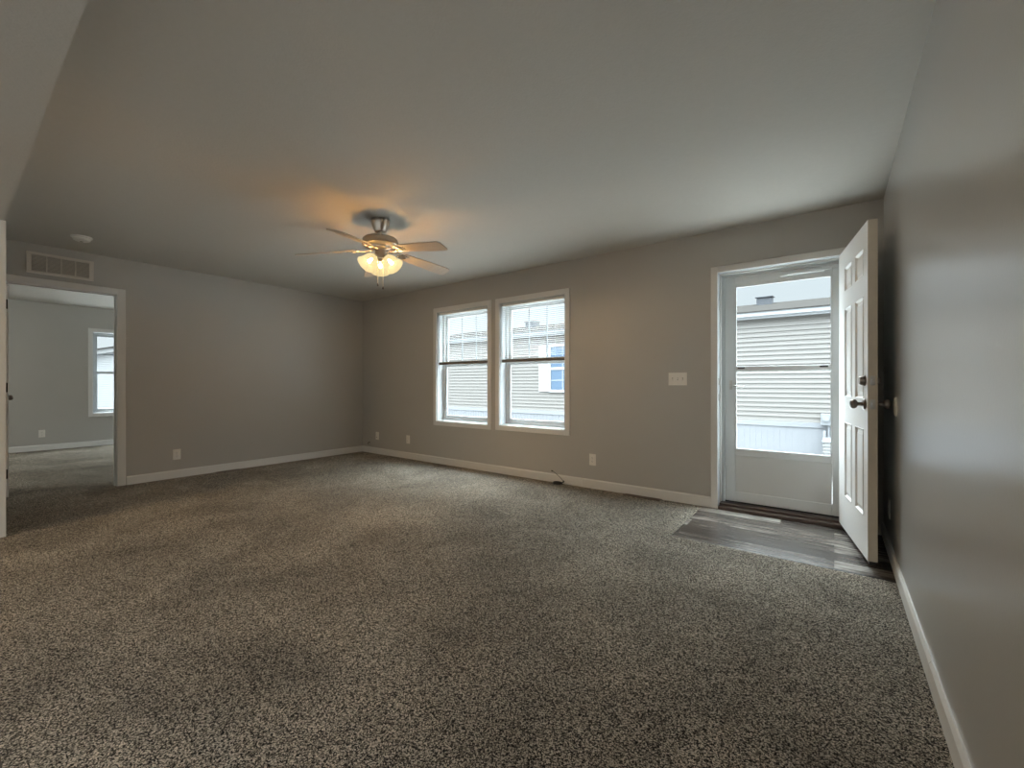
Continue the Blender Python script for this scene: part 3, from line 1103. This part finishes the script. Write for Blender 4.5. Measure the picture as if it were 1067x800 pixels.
# ------------------------------------------------------------------ ceiling fan
FC = Vector((-2.985, 2.162, 0))
fan = tag(empty('ceiling_fan', (FC.x, FC.y, H)), 'five-blade brushed nickel ceiling fan with three lit frosted glass shades', 'ceiling fan')
zf = lambda z: z - H
m = MB()
m.lathe([(0, zf(2.4397)), (0.073, zf(2.4397)), (0.075, zf(2.43)), (0.072, zf(2.41)), (0.060, zf(2.375)), (0.050, zf(2.352)), (0.046, zf(2.345)), (0, zf(2.343))], 48)
m.build('canopy', M['nickel'], fan, 40)
MB().cyl((0, 0, zf(2.345)), (0, 0, zf(2.292)), 0.0125, 20).build('downrod', M['nickel'], fan, 40)
m = MB()
m.lathe([(0, zf(2.300)), (0.025, zf(2.300)), (0.03, zf(2.294)), (0.105, zf(2.292)), (0.132, zf(2.286)), (0.142, zf(2.275)), (0.144, zf(2.236)),
         (0.138, zf(2.229)), (0.085, zf(2.222)), (0.080, zf(2.208)), (0.060, zf(2.196)), (0, zf(2.194))], 64)
m.build('motor_housing', M['nickel'], fan, 30)
m = MB()
m.lathe([(0, zf(2.196)), (0.043, zf(2.196)), (0.041, zf(2.15)), (0.044, zf(2.13)), (0.040, zf(2.118)), (0.018, zf(2.112)), (0.010, zf(2.104)), (0, zf(2.103))], 40)
m.build('light_kit', M['nickel'], fan, 40)

AZ0, DROOP, PITCH, BW, BR = -1.112, 0.118, -0.223, 0.13, 0.66
for k in range(5):
    az = AZ0 + k * 2 * PI / 5
    q = Matrix.Translation((0, 0, zf(2.206))) @ Matrix.Rotation(az, 4, 'Z') @ Matrix.Rotation(DROOP, 4, 'Y') @ Matrix.Rotation(PITCH, 4, 'X')
    # outline in local x (radius), y (chord)
    out = []
    r0, r1 = 0.205, BR
    w0, w1 = 0.050, BW / 2
    out += [(r0, -w0 + 0.012), (r0 + 0.012, -w0), (r0 + 0.30, -w1)]
    for a in (-90, -60, -30, 0):
        out.append((r1 - 0.03 + 0.03 * math.cos(R_(a)), -w1 + 0.03 + 0.03 * math.sin(R_(a))))
    for a in (0, 30, 60, 90):
        out.append((r1 - 0.03 + 0.03 * math.cos(R_(a)), w1 - 0.03 + 0.03 * math.sin(R_(a))))
    out += [(r0 + 0.30, w1), (r0 + 0.012, w0), (r0, w0 - 0.012)]
    m = MB()
    m.prism(out, -0.003, 0.003, 'Z', q)
    bo = m.build('blade', M['blade'], fan)
    m = MB()
    for s in (-1, 1):
        pts = []
        for u in range(9):
            f = u / 8
            pts.append(q @ Vector((0.07 + 0.10 * f, s * (0.012 + 0.022 * math.sin(PI * f * 0.9)), -0.006 - 0.006 * math.sin(PI * f))))
        m.tube(pts, 0.0055, 8)
    ring = []
    for u in range(18):
        a = 2 * PI * u / 18
        ring.append(q @ Vector((0.20 + 0.034 * math.cos(a), 0.032 * math.sin(a), -0.008)))
    m.tube(ring, 0.005, 8, True)
    m.prism([(0.160, -0.030), (0.185, -0.036), (0.255, -0.020), (0.268, 0), (0.255, 0.020), (0.185, 0.036), (0.160, 0.030)], -0.0065, -0.0032, 'Z', q)
    for yy in (-0.018, 0.018):
        m.cyl(q @ Vector((0.235, yy, -0.0065)), q @ Vector((0.235, yy, -0.009)), 0.005, 10)
    m.build('blade_iron', M['nickel'], bo, 40)

SH_AZ = math.atan2(FC.y, FC.x)
for k in range(3):
    az = SH_AZ + k * 2 * PI / 3
    tilt = R_(44)
    # local frame: z along the shade axis (outward and down)
    ax = Vector((math.cos(az) * math.sin(tilt), math.sin(az) * math.sin(tilt), -math.cos(tilt)))
    org = Vector((math.cos(az) * 0.050, math.sin(az) * 0.050, zf(2.135)))
    q = ax.to_track_quat('Z', 'Y').to_matrix().to_4x4()
    q.translation = org
    prof_o = [(0.024, 0.004), (0.036, 0.010), (0.047, 0.024), (0.054, 0.044), (0.058, 0.066), (0.063, 0.088), (0.071, 0.108), (0.077, 0.118)]
    prof_i = [(0.0745, 0.1185), (0.0685, 0.108), (0.0605, 0.088), (0.0555, 0.066), (0.0515, 0.044), (0.0445, 0.026), (0.034, 0.0135), (0.022, 0.008)]
    m = MB()
    m.lathe(prof_o + prof_i, 40, q)
    # scalloped rim
    so = m.build('lamp_shade', M['shade'], fan, 60)
    m = MB()
    m.lathe([(0, -0.012), (0.020, -0.012), (0.0245, -0.004), (0.0250, 0.012), (0.021, 0.020), (0.013, 0.026), (0.012, 0.040), (0, 0.040)], 28, q)
    m.cyl((math.cos(az) * 0.025, math.sin(az) * 0.025, zf(2.150)), org - ax * 0.006, 0.010, 14)
    m.build('socket', M['nickel'], so, 40)
    m = MB()
    m.lathe([(0, 0.041), (0.007, 0.042), (0.010, 0.050), (0.012, 0.062), (0.011, 0.072), (0.006, 0.080), (0, 0.083)], 24, q)
    m.build('bulb', M['bulb'], so, 60)
for (dx, ln) in ((-0.020, 0.205), (0.022, 0.232)):
    # two chains side by side as seen from the camera
    px = dx * math.cos(0.6455) + 0.010
    py = dx * math.sin(0.6455) - 0.008
    m = MB()
    m.cyl((px, py, zf(2.125)), (px, py, zf(2.125) - ln), 0.0020, 8)
    kk = 0
    co = m.build('pull_chain', M['chain'], fan)
    m = MB()
    q = Matrix.Translation((px, py, zf(2.125) - ln - 0.024))
    m.lathe([(0, 0), (0.006, 0.002), (0.0075, 0.010), (0.004, 0.020), (0.002, 0.025), (0, 0.025)], 14, q)
    m.build('pull', M['bronze'], co, 40)


# ------------------------------------------------------------------ lamps of the other rooms: the warm kitchen light and two added fills
def flush_light(loc, mat, label, r=0.19):
    o = tag(empty('ceiling_light', loc), label, 'ceiling light', 'flush ceiling lights')
    m = MB()
    m.lathe([(0, -0.0003), (r * 0.86, -0.0003), (r * 0.86, -0.02), (0, -0.02)], 40)
    m.build('pan', M['nickel'], o, 40)
    m = MB()
    m.lathe([(r * 0.84, -0.0203), (r, -0.03), (r * 0.98, -0.055), (r * 0.85, -0.09), (r * 0.55, -0.12), (r * 0.2, -0.132), (0, -0.134)], 40)
    m.build('glass_dome', mat, o, 60)
    return o


flush_light((-4.17, -2.0, H), M['warm_dome'], 'warm flush dome light on the kitchen ceiling behind the middle wall')
flush_light((-2.9, -2.2, H), M['fill_dome'], 'neutral flush dome added as fill light on the kitchen ceiling behind the camera', 0.22)
flush_light((-8.4, -0.7, H), M['bed_fill_dome'], 'flush dome added as fill light on the bedroom ceiling, unseen beyond the doorway')

# ------------------------------------------------------------------ outdoors
GZ = -0.95
struct(MB().box(-60, 40, YW + WT, 60, GZ - 0.2, GZ), 'ground', M['ground'], 'pale gravel ground between the homes outside', 'ground')
struct(MB().box(-60, XB - 0.12, -20, YW + WT, GZ - 0.2, GZ), 'ground', M['ground'], 'pale gravel ground beyond the bedroom window', 'ground')


def lap_wall(mb, x0, x1, y, z0, z1, course, lip=0.022):
    """horizontal lap siding facing -y: each course leans out towards its foot"""
    n = int(round((z1 - z0) / course))
    c = (z1 - z0) / n
    for k in range(n):
        a = z0 + k * c
        mb.prism([(y, a), (y - lip, a), (y - lip, a + 0.012), (y - lip * 0.35, a + c * 0.55), (y - lip * 0.5, a + c * 0.57), (y - 0.002, a + c), (y, a + c)], x0, x1, 'X')


HY = 12.5
hx0, hx1 = -15.6, 9.0
nb = tag(empty('neighbour_house', (0, HY, GZ)), 'beige sided manufactured home across the yard, seen through door and windows', 'house')
hz = lambda z: z - GZ
m = MB()
lap_wall(m, hx0 + 0.3, hx1 - 0.3, 0, hz(0.17), hz(2.76), 0.118)
m.box(hx0 + 0.3, hx1 - 0.3, 0.0, 8.0, hz(0.0), hz(2.76))
m.build('siding', M['siding'], nb)
m = MB()
m.box(hx0 + 0.3, hx1 - 0.3, -0.05, 0.0, hz(0.05), hz(0.17), 0.004)
xx = hx0 + 0.3
m.box(hx0 + 0.3, hx1 - 0.3, -0.02, 0.0, 0, hz(0.05))
while xx < hx1 - 0.35:
    m.box(xx, xx + 0.05, -0.028, -0.02, 0.02, hz(0.045))
    xx += 0.13
m.build('skirting', M['skirting'], nb)
m = MB()
m.box(hx0, hx1, -0.14, -0.10, hz(2.745), hz(2.925), 0.004)
m.box(hx0, hx1, -0.10, 0.0, hz(2.755), hz(2.775))
m.box(hx0, hx1, -0.20, -0.14, hz(2.80), hz(2.925), 0.01)
m.build('fascia', M['ext_white'], nb)
m = MB()
m.prism([(-0.22, hz(2.925)), (4.1, hz(3.80)), (8.4, hz(2.925)), (8.4, hz(2.88)), (4.1, hz(3.755)), (-0.22, hz(2.90))], hx0, hx1, 'X')
m.build('roof', M['shingle'], nb)
m = MB()
m.prism([(0, hz(2.76)), (4.1, hz(3.74)), (8.0, hz(2.76))], hx0 + 0.3, hx0 + 0.35, 'X')
m.build('gable', M['siding'], nb)
for xv in (-1.80, -10.9):
    m = MB()
    m.prism([(3.25, hz(3.62)), (3.75, hz(3.70)), (3.75, hz(3.90)), (3.25, hz(3.86))], xv - 0.20, xv + 0.22, 'X')
    m.prism([(3.21, hz(3.86)), (3.79, hz(3.905)), (3.79, hz(3.93)), (3.21, hz(3.885))], xv - 0.24, xv + 0.26, 'X')
    m.build('roof_vent', M['roof_vent'], nb)
# window with shutters
wx0, wx1, wz0, wz1 = -7.72, -6.80, 0.90, 2.36
win = MB()
fw = 0.09
win.box(wx0 - fw, wx0, -0.07, 0.0, hz(wz0 - fw), hz(wz1 + fw), 0.006)
win.box(wx1, wx1 + fw, -0.07, 0.0, hz(wz0 - fw), hz(wz1 + fw), 0.006)
win.box(wx0, wx1, -0.07, 0.0, hz(wz1), hz(wz1 + fw), 0.006)
win.box(wx0, wx1, -0.07, 0.0, hz(wz0 - fw), hz(wz0), 0.006)
win.box(wx0, wx1, -0.06, -0.03, hz(1.57), hz(1.66), 0.006)
win.box((wx0 + wx1) / 2 - 0.012, (wx0 + wx1) / 2 + 0.012, -0.05, -0.041, hz(wz0), hz(wz1))
for zz in (1.22, 2.0):
    win.box(wx0, wx1, -0.05, -0.041, hz(zz - 0.012), hz(zz + 0.012))
wo = win.build('window', M['ext_white'], nb)
MB().box(wx0, wx1, -0.04, -0.034, hz(wz0), hz(wz1)).build('pane', M['ext_glass'], wo)
for xs in (wx0 - fw - 0.40, wx1 + fw + 0.02):
    s = MB()
    s.box(xs, xs + 0.38, -0.055, -0.024, hz(wz0 - 0.07), hz(wz1 + 0.07), 0.006)
    for (za, zb) in ((wz0 + 0.06, 1.56), (1.68, wz1 - 0.02)):
        s.box(xs + 0.07, xs + 0.31, -0.066, -0.054, hz(za), hz(zb), 0.008)
    s.build('shutter', M['ext_white'], nb)
mt = MB()
mt.box(-0.25, -0.05, -0.16, -0.05, hz(0.13), hz(0.40), 0.01)
mt.cyl((-0.15, -0.16, hz(0.30)), (-0.15, -0.23, hz(0.30)), 0.07, 20)
mo = mt.build('meter_box', M['meter'], nb)
mt = MB()
mt.cyl((-0.10, -0.09, hz(0.13)), (-0.10, -0.09, 0.02), 0.022, 12)
mt.box(-0.21, -0.15, -0.11, -0.05, hz(-0.32), hz(0.0), 0.008)
mt.build('conduit', M['meter'], mo, 40)

ac = tag(empty('air_conditioner', (0.17, HY - 0.75, GZ)), 'grey louvered condenser unit standing by the white skirting outside', 'air conditioner')
m = MB()
aw, ah = 0.36, 0.80
m.box(-aw, aw, -aw, aw, 0.06, ah * 0.98, 0.02)
m.build('cabinet', M['ac'], ac)
m = MB()
for k in range(9):
    z = 0.14 + k * 0.07
    m.box(-aw - 0.012, aw + 0.012, -aw - 0.012, aw + 0.012, z, z + 0.03, 0.006)
m.build('louvers', M['ac'], ac)
MB().box(-aw - 0.02, aw + 0.02, -aw - 0.02, aw + 0.02, ah * 0.98, ah * 0.98 + 0.04, 0.012).build('lid', M['meter'], ac)
MB().box(-0.42, 0.42, -0.42, 0.42, 0.0005, 0.06, 0.01).build('pad', M['ground'], ac)

# the home beyond the bedroom window: its gable end faces us
fx = -30.0
fh = tag(empty('neighbour_house', (fx, 0, GZ)), 'pale sided home with a low gable beyond the bedroom window', 'house')
gy0, gy1, gym = -3.0, 18.0, 7.5
gz_e, gz_r = 0.6, 3.35
m = MB()
n = 34
q = Matrix.Rotation(PI / 2, 4, 'Z')
zb = hz(-0.5)
hgt = hz(gz_r) - zb
c = hgt / n
for k in range(n):
    a = zb + k * c
    f = max(0.0, (a - hz(gz_e)) / (hz(gz_r) - hz(gz_e)))
    ya, yb = gy0 + (gym - gy0) * f, gy1 - (gy1 - gym) * f
    m.prism([(0.0, a), (0.025, a), (0.025, a + 0.012), (0.005, a + c), (0, a + c)], ya + 0.1, yb - 0.1, 'Y')
m.prism([(gy0 + 0.2, 0), (gy1 - 0.2, 0), (gy1 - 0.2, hz(gz_e)), (gym, hz(gz_r)), (gy0 + 0.2, hz(gz_e))], -8.0, 0.0, 'X')
m.build('siding', M['siding_far'], fh)
m = MB()
m.prism([(gy0, hz(gz_e)), (gym, hz(gz_r)), (gy1, hz(gz_e)), (gy1, hz(gz_e) + 0.2), (gym, hz(gz_r) + 0.2), (gy0, hz(gz_e) + 0.2)], 0.0, 0.3, 'X')
m.build('rake_board', M['ac'], fh)
m = MB()
m.prism([(gy0 - 0.1, hz(gz_e) + 0.2), (gym, hz(gz_r) + 0.2), (gy1 + 0.1, hz(gz_e) + 0.2), (gy1 + 0.1, hz(gz_e) + 0.26), (gym, hz(gz_r) + 0.28), (gy0 - 0.1, hz(gz_e) + 0.26)], -8.2, 0.4, 'X')
m.build('roof', M['shingle'], fh)
